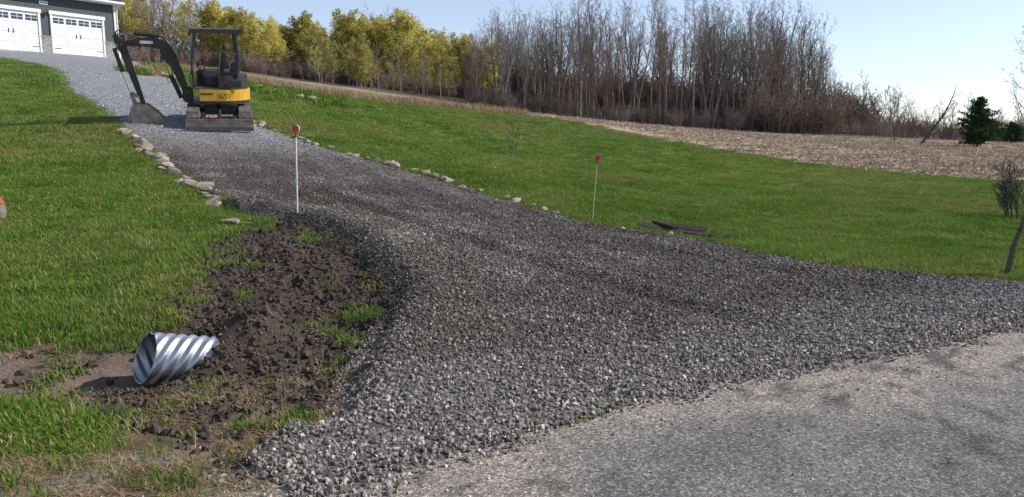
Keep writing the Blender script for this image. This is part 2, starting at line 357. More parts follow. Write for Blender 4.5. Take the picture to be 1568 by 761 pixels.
x1,y1,r1=polar(lambda r:np.interp(r,[3,8,12],[1500,1200,500]),3,12,-40,0)
q1=sd(SOIL,x1,y1); k1=(q1<0.05)&(x1>-3.2)&(rs.rand(len(x1))<np.clip(.22+1.4*(fbm(x1,y1,.5,81)-.36)*2+.5*S((x1+2.1)/1.2),0,1))&(np.hypot(x1+2.5,y1-5.4)>.25)&((x1>-2.7)|(y1>5.9))
x3,y3,r3=polar(lambda r:np.interp(r,[2.8,8,14],[800,500,100]),2.8,14)
d3=road_d(x3,y3); q3=sd(DRIVE,x3,y3); k3=(q3>0)&(rs.rand(len(x3))<np.exp(-q3/.28)*.9+.035)&(d3<.4)&(d3>-4)
x4,y4,r4=polar(lambda r:600 if r<6 else 100,2.8,8,-46,-5); q4=sd(VERGE,x4,y4); k4=(q4<0)&(rs.rand(len(x4))<.45*S((x4+2.6)/1.5)+.04+.3*S((1-road_d(x4,y4))/.5))
X=np.r_[x[k],x1[k1],x3[k3],x4[k4]]; Y=np.r_[y[k],y1[k1],y3[k3],y4[k4]]; RR=np.hypot(X,Y); n_=len(X)
sz=np.interp(RR,[3,8,13,18,25,45],[.0115,.0125,.013,.013,.014,.02])*(.5+1.1*rs.rand(n_)**1.8)
small=np.r_[np.zeros(k.sum(),bool),np.zeros(k1.sum(),bool),np.ones(k3.sum(),bool),np.ones(k4.sum(),bool)]; sz[small]*=.6
sX=sd(DRIVE,X,Y); Z=H(X,Y)+np.where(sX<.1,np.maximum(drive_off(X,Y,sX),0),0)+sz*.25+np.where(road_d(X,Y)<.25,.006,0)
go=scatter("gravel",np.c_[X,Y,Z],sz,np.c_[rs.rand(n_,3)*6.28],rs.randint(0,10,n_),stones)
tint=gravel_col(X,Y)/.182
sv=sd(SOIL,X,Y)<0; tint[sv&(sX>0)]*=np.array([.66,.585,.52])
dark=np.exp(-(pline(BERM,X,Y)/.17)**2)*(Y>6.2); tint*= (1-.6*dark)[:,None]  # shadow line along the berm edge, painted into the stone tint
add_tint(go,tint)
# soil clods
SM=mat("clod_soil",(.095,.070,.051),(.045,.034,.026),1.5,rough=1,rnd=.4)
clods=coll("soil_clod",[stone_mesh("cl%d"%i,300+i,SM) for i in range(6)])
x,y,r=polar(lambda r:560,3,12,-46,0); q=sd(SOIL,x,y); k=(q<.1)&(np.hypot(x+2.6,y-5.35)>.3)&(rs.rand(len(x))<np.where((x<-2.6)&(y<5.8),.25,1)); x,y=x[k],y[k]
xb=BPX+rs.randn(260)*.3; tb=(rs.rand(260)-.5); xb=BPX-.05+tb*.9*-1*-.9+rs.randn(260)*.1; yb=BPY-tb*2.3+rs.randn(260)*.1
x=np.r_[x,xb]; y=np.r_[y,yb]; n_=len(x); sz=.007+.034*rs.rand(n_)**3.3; sz[-260:]=.02+.04*rs.rand(260)
scatter("soil_clods",np.c_[x,y,H(x,y)+sz*.2],sz,rs.rand(n_,3)*6.28,rs.randint(0,6,n_),clods)

# grass
GR=leafmat("grass_blade",(.095,.19,.028),(.15,.255,.04),(.26,.30,.08),.5,.35,.25,.75,.65)
GRW=leafmat("weed_leaf",(.10,.18,.03),(.15,.25,.04),(.22,.28,.07),.5,.3,.25)
DG=leafmat("dead_grass",(.30,.21,.12),(.40,.29,.17),(.22,.14,.075),3,.2,.3)
def tuft(name,seed,m,nb=44,rad=.12,h0=.026,h1=.066,w=.004,lean=.6,mats2=None,frac=0):
    random.seed(seed); b=MB()
    for i in range(nb):
        a=random.uniform(0,6.283); rr=rad*math.sqrt(random.random()); p=Vector((rr*math.cos(a),rr*math.sin(a),-.01))
        h=random.uniform(h0,h1); a2=random.uniform(0,6.283); d=Vector((math.cos(a2),math.sin(a2),0)); sid=Vector((-d.y,d.x,0))*w*random.uniform(.7,1.3)
        l=random.uniform(.1,lean)*h; q=p+Vector((0,0,h*.6))+d*l*.35; t=p+Vector((0,0,h))+d*l*1.3
        mi=1 if random.random()<frac else 0
        k=len(b.v)
        for z in (p-sid,p+sid,q+sid*.8,q-sid*.8,t): b.v.append(tuple(z))
        b.f+=[(k,k+1,k+2,k+3),(k+3,k+2,k+4)]; b.m+=[mi,mi]
    return b.mesh(name,[m]+([mats2] if mats2 else []))
grass=coll("grass_tuft",[tuft("gt%d"%i,500+i,GR,mats2=DG,frac=.09) for i in range(6)]+[tuft("gtl",520,GR,nb=30,h0=.06,h1=.12,lean=.9,mats2=DG,frac=.12)])
def lawn_mask(x,y):
    a=sd(DRIVE,x,y); b=sd(SOIL,x,y); c=sd(VERGE,x,y); d=sd(PATCHB,x,y)
    so,ve,fl=masks(x,y,a,b,c,d)
    m=(1-so)*(1-ve*.93)*(1-fl)*S((a-.02+(fbm(x,y,.4,91)-.5)*.45)/.1)*S((road_d(x,y)-.25)/.2)
    m*=np.where((d<0),.45,1)
    m*=.55+.45*S((fbm(x,y,.6,97)-.3)/.12)
    m*=np.where(board_d(x,y)<.27,.1,1)
    # stray tufts rooting on the disturbed soil
    m=np.maximum(m,np.where((b<0)&(b>-.6)&(a>0)&(fbm(x,y,.25,98)>.64),.5,0))
    return m
x,y,r=polar(lambda r:np.interp(r,[3,8,10,15,22,30,50,70],[370,340,240,150,68,30,12,7]),3,68,-48,48)
k=rs.rand(len(x))<lawn_mask(x,y); k&=~((x<-24.5)&(y>44)); x,y,r=x[k],y[k],r[k]; n_=len(x)
sc=np.interp(r,[3,10,15,25,40,60],[.85,1,1.2,1.6,2.4,3.2])*(.75+.5*rs.rand(n_))
hz=np.interp(r,[3,15,25,40,60],[1,.9,.62,.42,.32])*(.35+1.3*fbm(x,y,.9,95))
ii=np.where(rs.rand(n_)<.05,6,rs.randint(0,6,n_))
scatter("lawn_grass",np.c_[x,y,H(x,y)],np.c_[sc,sc,sc*hz],spin(n_,.12),ii,grass)
deadc=coll("straw_tuft",[tuft("dt%d"%i,600+i,DG,nb=26,rad=.12,h0=.006,h1=.03,w=.002,lean=5) for i in range(4)])
x,y,r=polar(lambda r:220,2.8,9,-46,-4); a_=sd(VERGE,x,y); b_=sd(SOIL,x,y); k=((a_<.15)|((np.abs(b_)<.14)&(sd(DRIVE,x,y)>.2)))&(rs.rand(len(x))<.75*S((fbm(x,y,.5,96)-.3)/.2)); x,y=x[k],y[k]; n_=len(x)
scatter("dead_grass",np.c_[x,y,H(x,y)+.004],.8+.5*rs.rand(n_),spin(n_,.1),rs.randint(0,4,n_),deadc)
wc=coll("weed_clump",[tuft("wd%d"%i,640+i,DG,nb=40,rad=.5,h0=.2,h1=.55,w=.012,lean=.4) for i in range(3)]+[tuft("wg%d"%i,650+i,GRW,nb=60,rad=.4,h0=.12,h1=.34,w=.03,lean=.9) for i in range(2)])
wx=[];wy=[];wi=[]
for i in range(420):
    x=random.uniform(-24,1); wx.append(x); wy.append(float(field_edge(x))+random.uniform(-.5,5)); wi.append(random.randint(0,2))
for i in range(160):
    t=random.random(); wx.append(-14.5+t*6.5+random.gauss(0,.7)); wy.append(40-t*3+random.gauss(0,1.4)); wi.append(random.choice([3,4]))
for i in range(25): wx.append(random.gauss(-17.3,1)); wy.append(random.gauss(39,1)); wi.append(random.choice([3,4,0]))
wx=np.array(wx);wy=np.array(wy); scatter("weeds",np.c_[wx,wy,H(wx,wy)],.6+.6*rs.rand(len(wx)),spin(len(wx),.1),wi,wc)
# crop residue on the field
CRM=leafmat("corn_stubble",(.44,.34,.24),(.52,.42,.31),(.28,.2,.14),3,.1,.35)
def resid(name,seed):
    random.seed(seed); b=MB()
    for i in range(14):
        p=Vector((random.uniform(-.6,.6),random.uniform(-.6,.6),.01)); a=random.uniform(0,6.28); d=Vector((math.cos(a),math.sin(a),random.uniform(0,.35)))*random.uniform(.08,.25)
        if random.random()<.25: d=Vector((random.uniform(-.05,.05),random.uniform(-.05,.05),random.uniform(.06,.18)))
        b.tube([p,p+d],[.018,.014],3)
    return b.mesh(name,[CRM])
rc_=coll("crop_residue_clump",[resid("rs%d"%i,700+i) for i in range(5)])
x,y,r=polar(lambda r:np.interp(r,[22,40,60,95],[4.5,3,1.6,.7]),20,95,-25,50); k=(y>field_edge(x)+.5+rs.rand(len(x))*2)&(x>-14+(y-50)*.1)&(y<88); x,y=x[k],y[k]
row=.9; t=(x*.35+y*.94); t2=np.round(t/row)*row; y=y+(t2-t)*.94*.7; x=x+(t2-t)*.35*.7
n_=len(x)
scatter("crop_residue",np.c_[x,y,H(x,y)],.7+.6*rs.rand(n_),spin(n_,.05),rs.randint(0,5,n_),rc_)

# ---------------------------------------------------------------- trees
BK=mat("bark_grey",(.27,.23,.20),(.14,.117,.10),3,rough=.95,rnd=.4)
BKR=mat("bark_reddish",(.30,.215,.18),(.18,.128,.105),3,rough=.95,rnd=.3)
LY=leafmat("spring_leaf",(.42,.39,.10),(.54,.48,.13),(.62,.54,.18),.25,.4,.3)
LR=leafmat("red_bud",(.32,.19,.15),(.38,.25,.20),(.30,.22,.17),.4,.2,.2)
BR=mat("brush_stem",(.29,.22,.175),(.17,.128,.105),2,rough=.95,rnd=.4)
BRO=mat("orange_brush_stem",(.38,.255,.165),(.25,.17,.12),2,rough=.95,rnd=.3)
def grow(b,p,d,L,r,lev,pr,leaf=None):
    ns=(9,5,3,2,2)[lev]; k=(7,4,3,3,3)[lev]
    path=[p.copy()]; dd=d.copy(); pts=[]
    for i in range(ns):
        dd=(dd+rv(pr['wob'][lev])+Vector((0,0,pr['up'][lev]))).normalized(); path.append(path[-1]+dd*L/ns)
    rad=[max(r*(1-.82*(i/ns)**(.9 if lev else 1.1)),pr['rmin']) for i in range(ns+1)]
    b.tube(path,rad,k)
    if leaf and lev>=leaf['lev']:
        for _ in range(leaf['n']):
            t=random.uniform(.2,1)*ns; i=min(int(t),ns-1); q=path[i].lerp(path[i+1],t-i)+rv(leaf['spr'])
            s=leaf['s']*random.uniform(.5,1.3); u=rv().normalized(); w=u.cross(rv()).normalized(); b.quad(q,u*s,w*s*.7,1)
    if lev<pr['max']:
        nc=pr['n'][lev]
        for c in range(nc):
            t=pr['st'][lev]+(1-pr['st'][lev])*((c+random.random())/nc); t=min(t,.99)*ns; i=min(int(t),ns-1); q=path[i].lerp(path[i+1],t-i)
            ax=(path[i+1]-path[i]).normalized(); az=c*2.4+random.uniform(-.5,.5)
            u=ax.cross(Vector((.3,.2,1)) if abs(ax.z)<.9 else Vector((1,0,0))).normalized(); w=ax.cross(u)
            an=R(random.uniform(*pr['an'][lev])); nd=ax*math.cos(an)+(u*math.cos(az)+w*math.sin(az))*math.sin(an)
            fr=t/ns; ln=L*pr['l'][lev]*random.uniform(.5,1.2)*(1.15-.7*fr if lev==0 else 1-.4*fr)
            rr=max(rad[i]*.55,pr['rmin'])
            grow(b,q,nd.normalized(),ln,rr,lev+1,pr,leaf)
def tree(name,seed,h,mats,n=(14,6,4,3),st=(.32,.2,.2,.2),l=(.40,.45,.5,.5),an=((20,48),(22,50),(25,55),(25,60)),mx=4,r=.17,leaf=None,rmin=.009,up=(.05,.13,.09,.05,.03)):
    random.seed(seed); b=MB(); pr=dict(n=n,st=st,l=l,an=an,max=mx,rmin=rmin,wob=(.08,.16,.18,.22,.25),up=up)
    grow(b,Vector((0,0,-.3)),Vector((random.uniform(-.04,.04),random.uniform(-.04,.04),1)),h,r,0,pr,leaf)
    return b.mesh(name,mats)
def brush(name,seed,h,m,stems=14,spread=.9,rm=.008,mx=2,nn=(7,5)):
    random.seed(seed); b=MB(); pr=dict(n=nn,st=(.2,.2),l=(.5,.5),an=((20,50),(20,60)),max=mx,rmin=rm,wob=(.12,.2,.2),up=(.08,.05,.05))
    for i in range(stems):
        a=random.uniform(0,6.28); q=Vector((math.cos(a),math.sin(a),0))*random.random()*spread
        grow(b,q+Vector((0,0,-.1)),(Vector((math.cos(a)*.35,math.sin(a)*.35,1))).normalized(),h*random.uniform(.6,1.1),rm*2.2,0,pr)
    return b.mesh(name,[m])
lf=dict(lev=3,n=4,spr=.45,s=.13); lb=dict(lev=4,n=1,spr=.12,s=.04)
wide=((32,68),(25,58),(25,60),(25,60))
protos=[tree("bt%d"%i,800+i,14,[BK,LR],r=.13+.025*i) for i in range(4)]             #0-3 bare
protos+=[tree("br%d"%i,820+i,13,[BKR,LR],leaf=lb,an=wide) for i in range(2)]         #4-5 reddish
protos+=[tree("lt%d"%i,840+i,12,[BK,LY],n=(19,6,4,2),st=(.16,.15,.2,.2),l=(.48,.5,.5,.5),leaf=lf,an=wide,up=(.05,.07,.05,.03,.03)) for i in range(4)] #6-9 leafy
protos+=[brush("bu%d"%i,860+i,2.6,BR,rm=.011) for i in range(2)]                     #10-11 brush
protos+=[tree("bs%d"%i,880+i,14,[BK,LR],n=(12,5,4,3),st=(.45,.2,.2,.2),l=(.30,.45,.5,.5),r=.12) for i in range(3)] #12-14 slender
lean=dict(lev=3,n=1,spr=.35,s=.1)
protos+=[tree("ls%d"%i,850+i,12,[BK,LY],n=(14,6,4,2),st=(.2,.15,.2,.2),l=(.42,.5,.5,.5),leaf=lean,an=wide) for i in range(2)] #15-16 sparse leaf
protos+=[brush("bo0",870,2.6,BRO,rm=.011)] #17
tc=coll("woodland_tree",protos)
pts=[];scl=[];ix=[];rt=[]
def addt(x,y,s,i,sz=None): pts.append((x,y,float(H0(x,y))-.1)); scl.append((s,s,sz or s)); ix.append(i); rt.append((random.uniform(-.05,.05),random.uniform(-.05,.05),random.uniform(0,6.28)))
random.seed(11)
hx=[-6,-2,3,9,16,25,33,38,41,43]; hh=[6.5,10.5,12.2,14.2,14.6,15.2,14.8,13.0,9.6,6]
for i in range(310):
    x=random.uniform(-6,42.0); dep=random.random()**1.2; y=93+dep*36+ (3 if x>36 else 0)
    s=np.interp(x,hx,hh)/14*random.uniform(.66,1.05)*(1+.12*dep)
    addt(x*(1+dep*.18),y,s*.95,random.choice([0,1,2,3,12,13,14,12,13,14,4]),s)
for i in range(170):
    x=random.uniform(-6,43); y=91+random.random()*14; addt(x,y,random.uniform(.4,1.0)*(1.25 if 28<x<36 else 1),random.choice([10,11]))
for i in range(300):
    x=random.uniform(-8,46); y=112+random.random()*18; addt(x*1.12,y,random.uniform(1.4,2.8),random.choice([10,11]))
for i in range(18): addt(random.uniform(29,37),92+random.random()*4,random.uniform(1.1,2.0),random.choice([10,11,17]))
for i in range(6): addt(random.uniform(9,14),91+random.random()*3,random.uniform(.45,.7),5)
lx=[-80,-54,-44,-36,-31,-25,-18,-12,-8,-4]; lh=[9.2,9.4,10.0,7.6,7.2,8.2,8.8,9.0,7.8,7.0]
for i in range(260):
    x=random.uniform(-80,-3); dep=random.random(); y=104+dep*26
    s=np.interp(x,lx,lh)*random.uniform(.76,1.08)*(1+dep*.12)
    yel=(fbm(np.array([x]),np.array([3.]),7,99)[0]>.42) or (-22<x<-6)
    i_=random.choice([6,7,8,9,15,6,7,8,9,4]) if yel and random.random()<.9 else random.choice([4,5,0,1,15,16,5])
    addt(x*(1+dep*.15),y,s/12.6*1.15,i_,s/12.6)
for i in range(190):
    x=random.uniform(-75,-2); y=100+random.random()*10; addt(x,y,random.uniform(.5,1.1),random.choice([10,11]))
for i in range(200):
    x=random.uniform(-80,-2); y=118+random.random()*14; addt(x*1.1,y,random.uniform(1.3,2.0),random.choice([10,11]))
for i in range(34): addt(random.uniform(-22,-5),86+random.random()*12,random.uniform(.25,.42),random.choice([4,5,6,15,16]))
for i in range(80):
    y=random.uniform(110,180); x=y*random.uniform(.42,.95); addt(x,y,random.uniform(.28,.52),random.choice([0,1,2,4,5]))
for i in range(240):
    y=random.uniform(95,170); x=y*random.uniform(.42,1.0); addt(x,y,random.uniform(.6,1.4),random.choice([10,11]))
scatter("tree_line",pts,scl,rt,ix,tc)
def place(name,me,x,y,rotz=0,s=1,dz=0,lean=(0,0)):
    o=obj(name,me); o.location=(x,y,float(H(np.array([x]),np.array([y]))[0])+dz); o.rotation_euler=(lean[0],lean[1],rotz); o.scale=(s,s,s); return o
BKD=mat("bark_dark",(.12,.10,.085),(.07,.058,.05),3,rough=.95)
place("bare_tree",tree("bare_tree_m",901,8.4,[BK,LR],n=(14,6,4,3),st=(.22,.2,.2,.2),l=(.45,.5,.5,.5),r=.13,an=wide),39.6,61,0)
place("bare_tree",tree("bare_tree_m2",902,4.6,[BK,LR],n=(12,6,4,2),st=(.2,.2,.2,.2),l=(.5,.5,.5,.5),r=.07,an=wide),36,75)
place("bare_tree",tree("bare_tree_m3",903,5.6,[BK,LR],n=(14,6,4,2),st=(.15,.2,.2,.2),l=(.5,.5,.5,.5),r=.08,an=wide),41,86)
place("bare_tree",tree("bare_tree_m4",907,7.0,[BK,LR],n=(14,6,4,2),st=(.2,.2,.2,.2),l=(.4,.5,.5,.5),r=.09),43.5,99,0,1)
place("dead_tree",tree("dead_tree_m",904,6.2,[BKD,LR],n=(9,4,3,2),st=(.3,.2,.2,.2),l=(.35,.5,.5,.5),r=.14,mx=3),37.6,73,0,1,0,(0,R(35)))
place("sapling",tree("sapling_m",905,1.5,[BKD,LR],n=(11,4,2,1),st=(.2,.2,.2,.2),l=(.5,.5,.5,.5),r=.016,mx=2,rmin=.006,an=wide),0.0,26.5)
place("bare_shrub",brush("bare_shrub_m",906,1.15,BKD,stems=24,spread=.3,rm=.0045,mx=2,nn=(8,5)),9.95,15.3)
NM=leafmat("pine_needle",(.022,.05,.024),(.04,.078,.033),(.065,.105,.045),1.5,.1,.1)
def conifer(name,seed,h,w):
    random.seed(seed); b=MB(); b.tube([Vector((0,0,-.2)),Vector((.03,0,h*.5)),Vector((0,0,h))],[.1,.06,.01],7)
    z=.25
    while z<h*.98:
        L=w*(1-(z/h)**1.7)**.8*random.uniform(.7,1.15)+.08
        for j in range(8):
            a=random.uniform(0,6.28); d=Vector((math.cos(a),math.sin(a),random.uniform(-.1,.55))); l=L*random.uniform(.5,1.15); p=Vector((0,0,z)); e=p+d*l
            b.tube([p,e],[.018,.005],3)
            for q in range(int(8+20*l)):
                t=random.uniform(.25,1.05); c=p.lerp(e,t)+rv(.12); u=(d*.6+rv(.7)).normalized()*random.uniform(.06,.13); ww_=u.cross(rv()).normalized()*.035; b.quad(c,u,ww_,1)
        z+=.14
    return b.mesh(name,[BK,NM])
place("pine_tree",conifer("pine_tree_m",31,4.3,1.75),40.9,70)
place("pine_tree",conifer("pine_tree_m2",32,2.5,1.9),47.5,80)
place("pine_tree",conifer("pine_tree_m3",33,2.2,1.6),54,86)

# ---------------------------------------------------------------- generic part helpers
def finish(bm,name,m,parent,bevel=0,seg=2,smooth=False):
    if bevel: bmesh.ops.bevel(bm,geom=[e for e in bm.edges if len(e.link_faces)==2 and e.calc_face_angle(0)>.5],offset=bevel,segments=seg,affect='EDGES')
    bmesh.ops.recalc_face_normals(bm,faces=bm.faces)
    me=bpy.data.meshes.new(name); bm.to_mesh(me); bm.free(); me.materials.append(m)
    if smooth: me.polygons.foreach_set('use_smooth',[True]*len(me.polygons))
    return obj(name,me,parent)
def box(name,c,s,m,parent,rot=(0,0,0),bevel=0):
    bm=bmesh.new(); bmesh.ops.create_cube(bm,size=1); bmesh.ops.scale(bm,vec=s,verts=bm.verts)
    o=finish(bm,name,m,parent,bevel); o.location=c; o.rotation_euler=rot; return o
def prism(name,prof,y0,y1,m,parent,bevel=0,axis='Y'):
    bm=bmesh.new()
    f=(lambda p,t:(p[0],t,p[1])) if axis=='Y' else (lambda p,t:(p[0],p[1],t)) if axis=='Z' else (lambda p,t:(t,p[0],p[1]))
    a=[bm.verts.new(f(p,y0)) for p in prof]; b=[bm.verts.new(f(p,y1)) for p in prof]; k=len(prof)
    bm.faces.new(a); bm.faces.new(b[::-1])
    for i in range(k): bm.faces.new((a[i],b[i],b[(i+1)%k],a[(i+1)%k]))
    return finish(bm,name,m,parent,bevel)
def rod(name,pl,r,m,parent,k=10):
    b=MB(); pl=[Vector(p) for p in pl]; b.tube(pl,[r]*len(pl) if not isinstance(r,(list,tuple)) else r,k,0,True); me=b.mesh(name,[m],False)
    o=obj(name,me,parent); return o
def smoothpath(pl,n=6):
    pl=[Vector(p) for p in pl]; out=[]
    for i in range(len(pl)-1):
        p0=pl[max(i-1,0)];p1=pl[i];p2=pl[i+1];p3=pl[min(i+2,len(pl)-1)]
        for k in range(n):
            t=k/n; out.append(.5*((2*p1)+(p2-p0)*t+(2*p0-5*p1+4*p2-p3)*t*t+(3*p1-p0-3*p2+p3)*t**3))
    return out+[pl[-1]]
def empty(name,loc,rot=(0,0,0),parent=None):
    o=bpy.data.objects.new(name,None); scene.collection.objects.link(o); o.location=loc; o.rotation_euler=rot; o.parent=parent; return o

# ---------------------------------------------------------------- excavator
YEL=mat("yellow_paint",(.70,.39,.02),(.56,.31,.035),6,rough=.4,spec=.5)
BLK=mat("black_paint",(.018,.018,.019),(.04,.036,.033),8,rough=.42,spec=.6)
RUB=mat("track_rubber",(.045,.041,.037),(.19,.165,.14),9,rough=.9)
DUS=mat("worn_steel",(.44,.365,.29),(.23,.18,.135),7,rough=.65,metal=.15,bump=.3,bscale=30)
CHR=mat("chrome_rod",(.7,.7,.7),(.6,.6,.6),5,rough=.15,metal=1)
GRY=mat("grey_part",(.12,.12,.12),(.08,.08,.08),8,rough=.6)
WHD=mat("white_decal",(.7,.7,.68),(.6,.6,.58),8,rough=.5)
ex,ey=-7.72,21.1
hz_=lambda x,y: float(H(np.array([x]),np.array([y]))[0])
yaw=R(20); fw=Vector((-math.sin(yaw),math.cos(yaw))); sl=(hz_(ex+fw.x,ey+fw.y)-hz_(ex-fw.x,ey-fw.y))/2
E=empty("mini_excavator",(ex,ey,hz_(ex,ey)+.03),(math.atan(sl)*.7,0,yaw))
for sgn,nm in ((-1,'track_left'),(1,'track_right')):
    prof=[];
    LL,hh_=.78,.22; NP=96
    per=4*LL+2*math.pi*hh_
    for i in range(NP):
        s=per*i/NP
        if s<2*LL: p=(-LL+s,0); nrm=(0,-1); q=(p[0],0)
        elif s<2*LL+math.pi*hh_:
            a=-math.pi/2+(s-2*LL)/hh_; nrm=(math.cos(a),math.sin(a)); q=(LL+hh_*nrm[0],hh_+hh_*nrm[1])
        elif s<4*LL+math.pi*hh_:
            q=(LL-(s-2*LL-math.pi*hh_),2*hh_); nrm=(0,1)
        else:
            a=math.pi/2+(s-4*LL-math.pi*hh_)/hh_; nrm=(math.cos(a),math.sin(a)); q=(-LL+hh_*nrm[0],hh_+hh_*nrm[1])
        lug=.024 if (i//2)%2==0 else 0
        prof.append((q[0]+nrm[0]*lug,q[1]+nrm[1]*lug))
    prism(nm,prof,sgn*.62-.15,sgn*.62+.15,RUB,E,axis='X')
    for w_ in (-.78,.78):
        rod('wheel_'+nm,[(sgn*.62-.165,w_,.22),(sgn*.62+.165,w_,.22)],.15,DUS,E,16)
    for w_ in (-.45,-.15,.15,.45): rod('roller_'+nm,[(sgn*.62-.16,w_,.1),(sgn*.62+.16,w_,.1)],.075,GRY,E,12)
    box('track_frame_'+nm,(sgn*.62,0,.24),(.318,1.3,.12),GRY,E,bevel=.01)
box('car_body',(0,0,.34),(.96,.8,.2),BLK,E,bevel=.02)
rod('swing_bearing',[(0,0,.42),(0,0,.56)],.36,GRY,E,28)
bp=[]
for i in range(9):
    a=-1+2*i/8; bp.append((-1.22+.05*(1-a*a),-.04+.27*(i/8)))
prof=bp+[(p[0]+.035,p[1]) for p in bp[::-1]]
prism('blade',prof,-.80,.80,DUS,E,axis='X')
box('blade_cutting_edge',(0,-1.235,-.01),(1.6,.02,.1),GRY,E)
for s in (-.38,.38): prism('blade_arm',[(-1.16,.04),(-1.16,.2),(-.35,.42),(-.35,.26)],s-.05,s+.05,BLK,E,axis='X')
rod('blade_cylinder',[(0,-1.12,.2),(0,-.4,.46)],.05,BLK,E)
U=empty('upper_structure',(0,0,.0),(0,0,0),E)
bd=Vector((-.93,-.37)); U.rotation_euler=(0,0,math.atan2(bd.y,bd.x)-yaw)
def dshape(rad,xf,yw,x0=0,n=14):
    p=[(xf,-yw),(xf,yw)]
    for i in range(n+1):
        a=math.pi/2+(math.pi)*i/n; p.append((x0+rad*math.cos(a)*1.0,rad*math.sin(a)*yw/rad))
    return p
prism('frame_skirt',dshape(.76,.62,.70),.54,.62,BLK,U,.015,'Z')
prism('counterweight',dshape(.79,.46,.72),.623,.90,YEL,U,.035,'Z')
prism('engine_hood',dshape(.74,-.12,.66),.902,1.26,BLK,U,.05,'Z')
box('hood_step',(-.28,0,1.29),(.42,1.0,.12),BLK,U,bevel=.04)
box('hood_vent',(-.4,.668,1.06),(.3,.03,.2),GRY,U,bevel=.008)
for i in range(5): box('vent_slat',(-.4,.688,.99+i*.035),(.28,.01,.012),BLK,U)
box('floor',(.24,0,.925),(.7,1.28,.045),GRY,U,bevel=.01)
box('side_panel',(.2,-.52,1.12),(.62,.28,.4),BLK,U,bevel=.04)
box('seat_base',(.08,.05,1.10),(.46,.48,.3),BLK,U,bevel=.05)
box('seat_cushion',(.1,.05,1.29),(.46,.5,.1),BLK,U,bevel=.04)
box('seat_back',(-.14,.05,1.58),(.12,.48,.56),BLK,U,(0,R(-8),0),.05)
box('headrest',(-.18,.05,1.92),(.09,.28,.16),BLK,U,bevel=.03)
for s in (-.3,.4):
    box('console',(.14,s,1.27),(.44,.13,.17),GRY,U,bevel=.03); rod('joystick',[(.3,s,1.33),(.34,s,1.52)],.014,BLK,U); box('grip',(.345,s,1.56),(.045,.045,.11),BLK,U,bevel=.015)
for s in (-.06,.1): rod('travel_lever',[(.47,s,.94),(.48,s,1.2),(.40,s,1.42)],.014,BLK,U); 
for s in (-.06,.1): box('pedal',(.52,s,.97),(.12,.09,.02),GRY,U,(0,R(-15),0))
box('monitor',(.46,-.35,1.45),(.05,.2,.16),BLK,U,bevel=.015)
for s in (-.56,.56):
    rod('canopy_post_rear',smoothpath([(-.46,s,1.2),(-.5,s,1.7),(-.46,s,2.28)]),.045,BLK,U)
    rod('canopy_post_front',smoothpath([(.56,s,.93),(.60,s,1.5),(.50,s,2.28)]),.033,BLK,U)
rod('canopy_crossbar',[(-.5,-.56,1.75),(-.5,.56,1.75)],.03,BLK,U)
rod('canopy_crossbar',[(-.5,-.56,2.1),(-.5,.56,2.1)],.02,BLK,U)
box('hood_tank',(-.42,-.1,1.45),(.2,.8,.26),BLK,U,bevel=.05)
prism('canopy_roof',[(-.62,2.29),(.58,2.27),(.64,2.31),(.6,2.37),(-.58,2.40),(-.64,2.34)],-.62,.62,BLK,U,.012)
box('work_light',(.62,.42,2.24),(.06,.12,.08),GRY,U,bevel=.01)
rod('grab_rail',smoothpath([(.6,.58,.93),(.66,.6,1.2),(.6,.58,1.42)]),.015,BLK,U)
rod('muffler',[(-.5,-.35,1.3),(-.5,-.35,1.52)],.03,GRY,U)
fc=bpy.data.curves.new('marking_txt','FONT'); fc.body="27D"; fc.size=.17; fc.extrude=.002
fo=obj('marking',fc,U); fc.materials.append(BLK); fo.location=(.02,.728,.70); fo.rotation_euler=(R(90),0,R(180))
box('stripe',(.30,.7225,.80),(.3,.006,.04),BLK,U)
def thick(pts,w):
    l=[];r_=[]
    for i,p in enumerate(pts):
        a=Vector(pts[max(i-1,0)]);b=Vector(pts[min(i+1,len(pts)-1)]);d=(b-a).normalized();nn_=Vector((-d.y,d.x)); p=Vector(p)
        l.append(tuple(p+nn_*w[i]));r_.append(tuple(p-nn_*w[i]))
    return l+r_[::-1]
box('swing_post',(.74,0,.72),(.26,.26,.4),BLK,U,bevel=.04)
prism('boom',thick([(.78,.80),(.93,1.25),(1.08,1.68),(1.24,1.93),(1.5,2.0),(1.85,1.98),(2.17,1.93)],[.07,.1,.13,.14,.12,.095,.06]),-.09,.09,BLK,U,.015)
box('boom_decal',(1.62,.0925,1.99),(.3,.004,.07),WHD,U)
prism('arm',thick([(2.34,2.14),(2.19,1.93),(2.05,1.4),(1.93,.95),(1.80,.47)],[.05,.1,.085,.07,.05]),-.065,.065,BLK,U,.012)
rod('boom_cylinder',[(.9,0,.62),(1.12,0,1.2)],.055,BLK,U); rod('boom_cylinder_rod',[(1.1,0,1.15),(1.22,0,1.62)],.03,CHR,U)
for s in (-.11,.11): prism('boom_lug',[(1.14,1.56),(1.3,1.56),(1.34,1.8),(1.2,1.85)],s-.015,s+.015,BLK,U)
rod('arm_cylinder',[(1.32,0,2.15),(1.9,0,2.2)],.05,BLK,U); rod('arm_cylinder_rod',[(1.88,0,2.2),(2.33,0,2.14)],.026,CHR,U)
rod('bucket_cylinder',[(2.36,0,1.82),(2.22,0,1.25)],.048,BLK,U); rod('bucket_cylinder_rod',[(2.23,0,1.28),(2.06,0,.72)],.025,CHR,U)
prism('bucket_link',[(1.86,.66),(2.06,.76),(2.08,.7),(1.88,.6)],-.1,.1,DUS,U); prism('bucket_link_lower',[(2.02,.74),(2.1,.72),(2.02,.38),(1.94,.4)],-.1,.1,DUS,U)
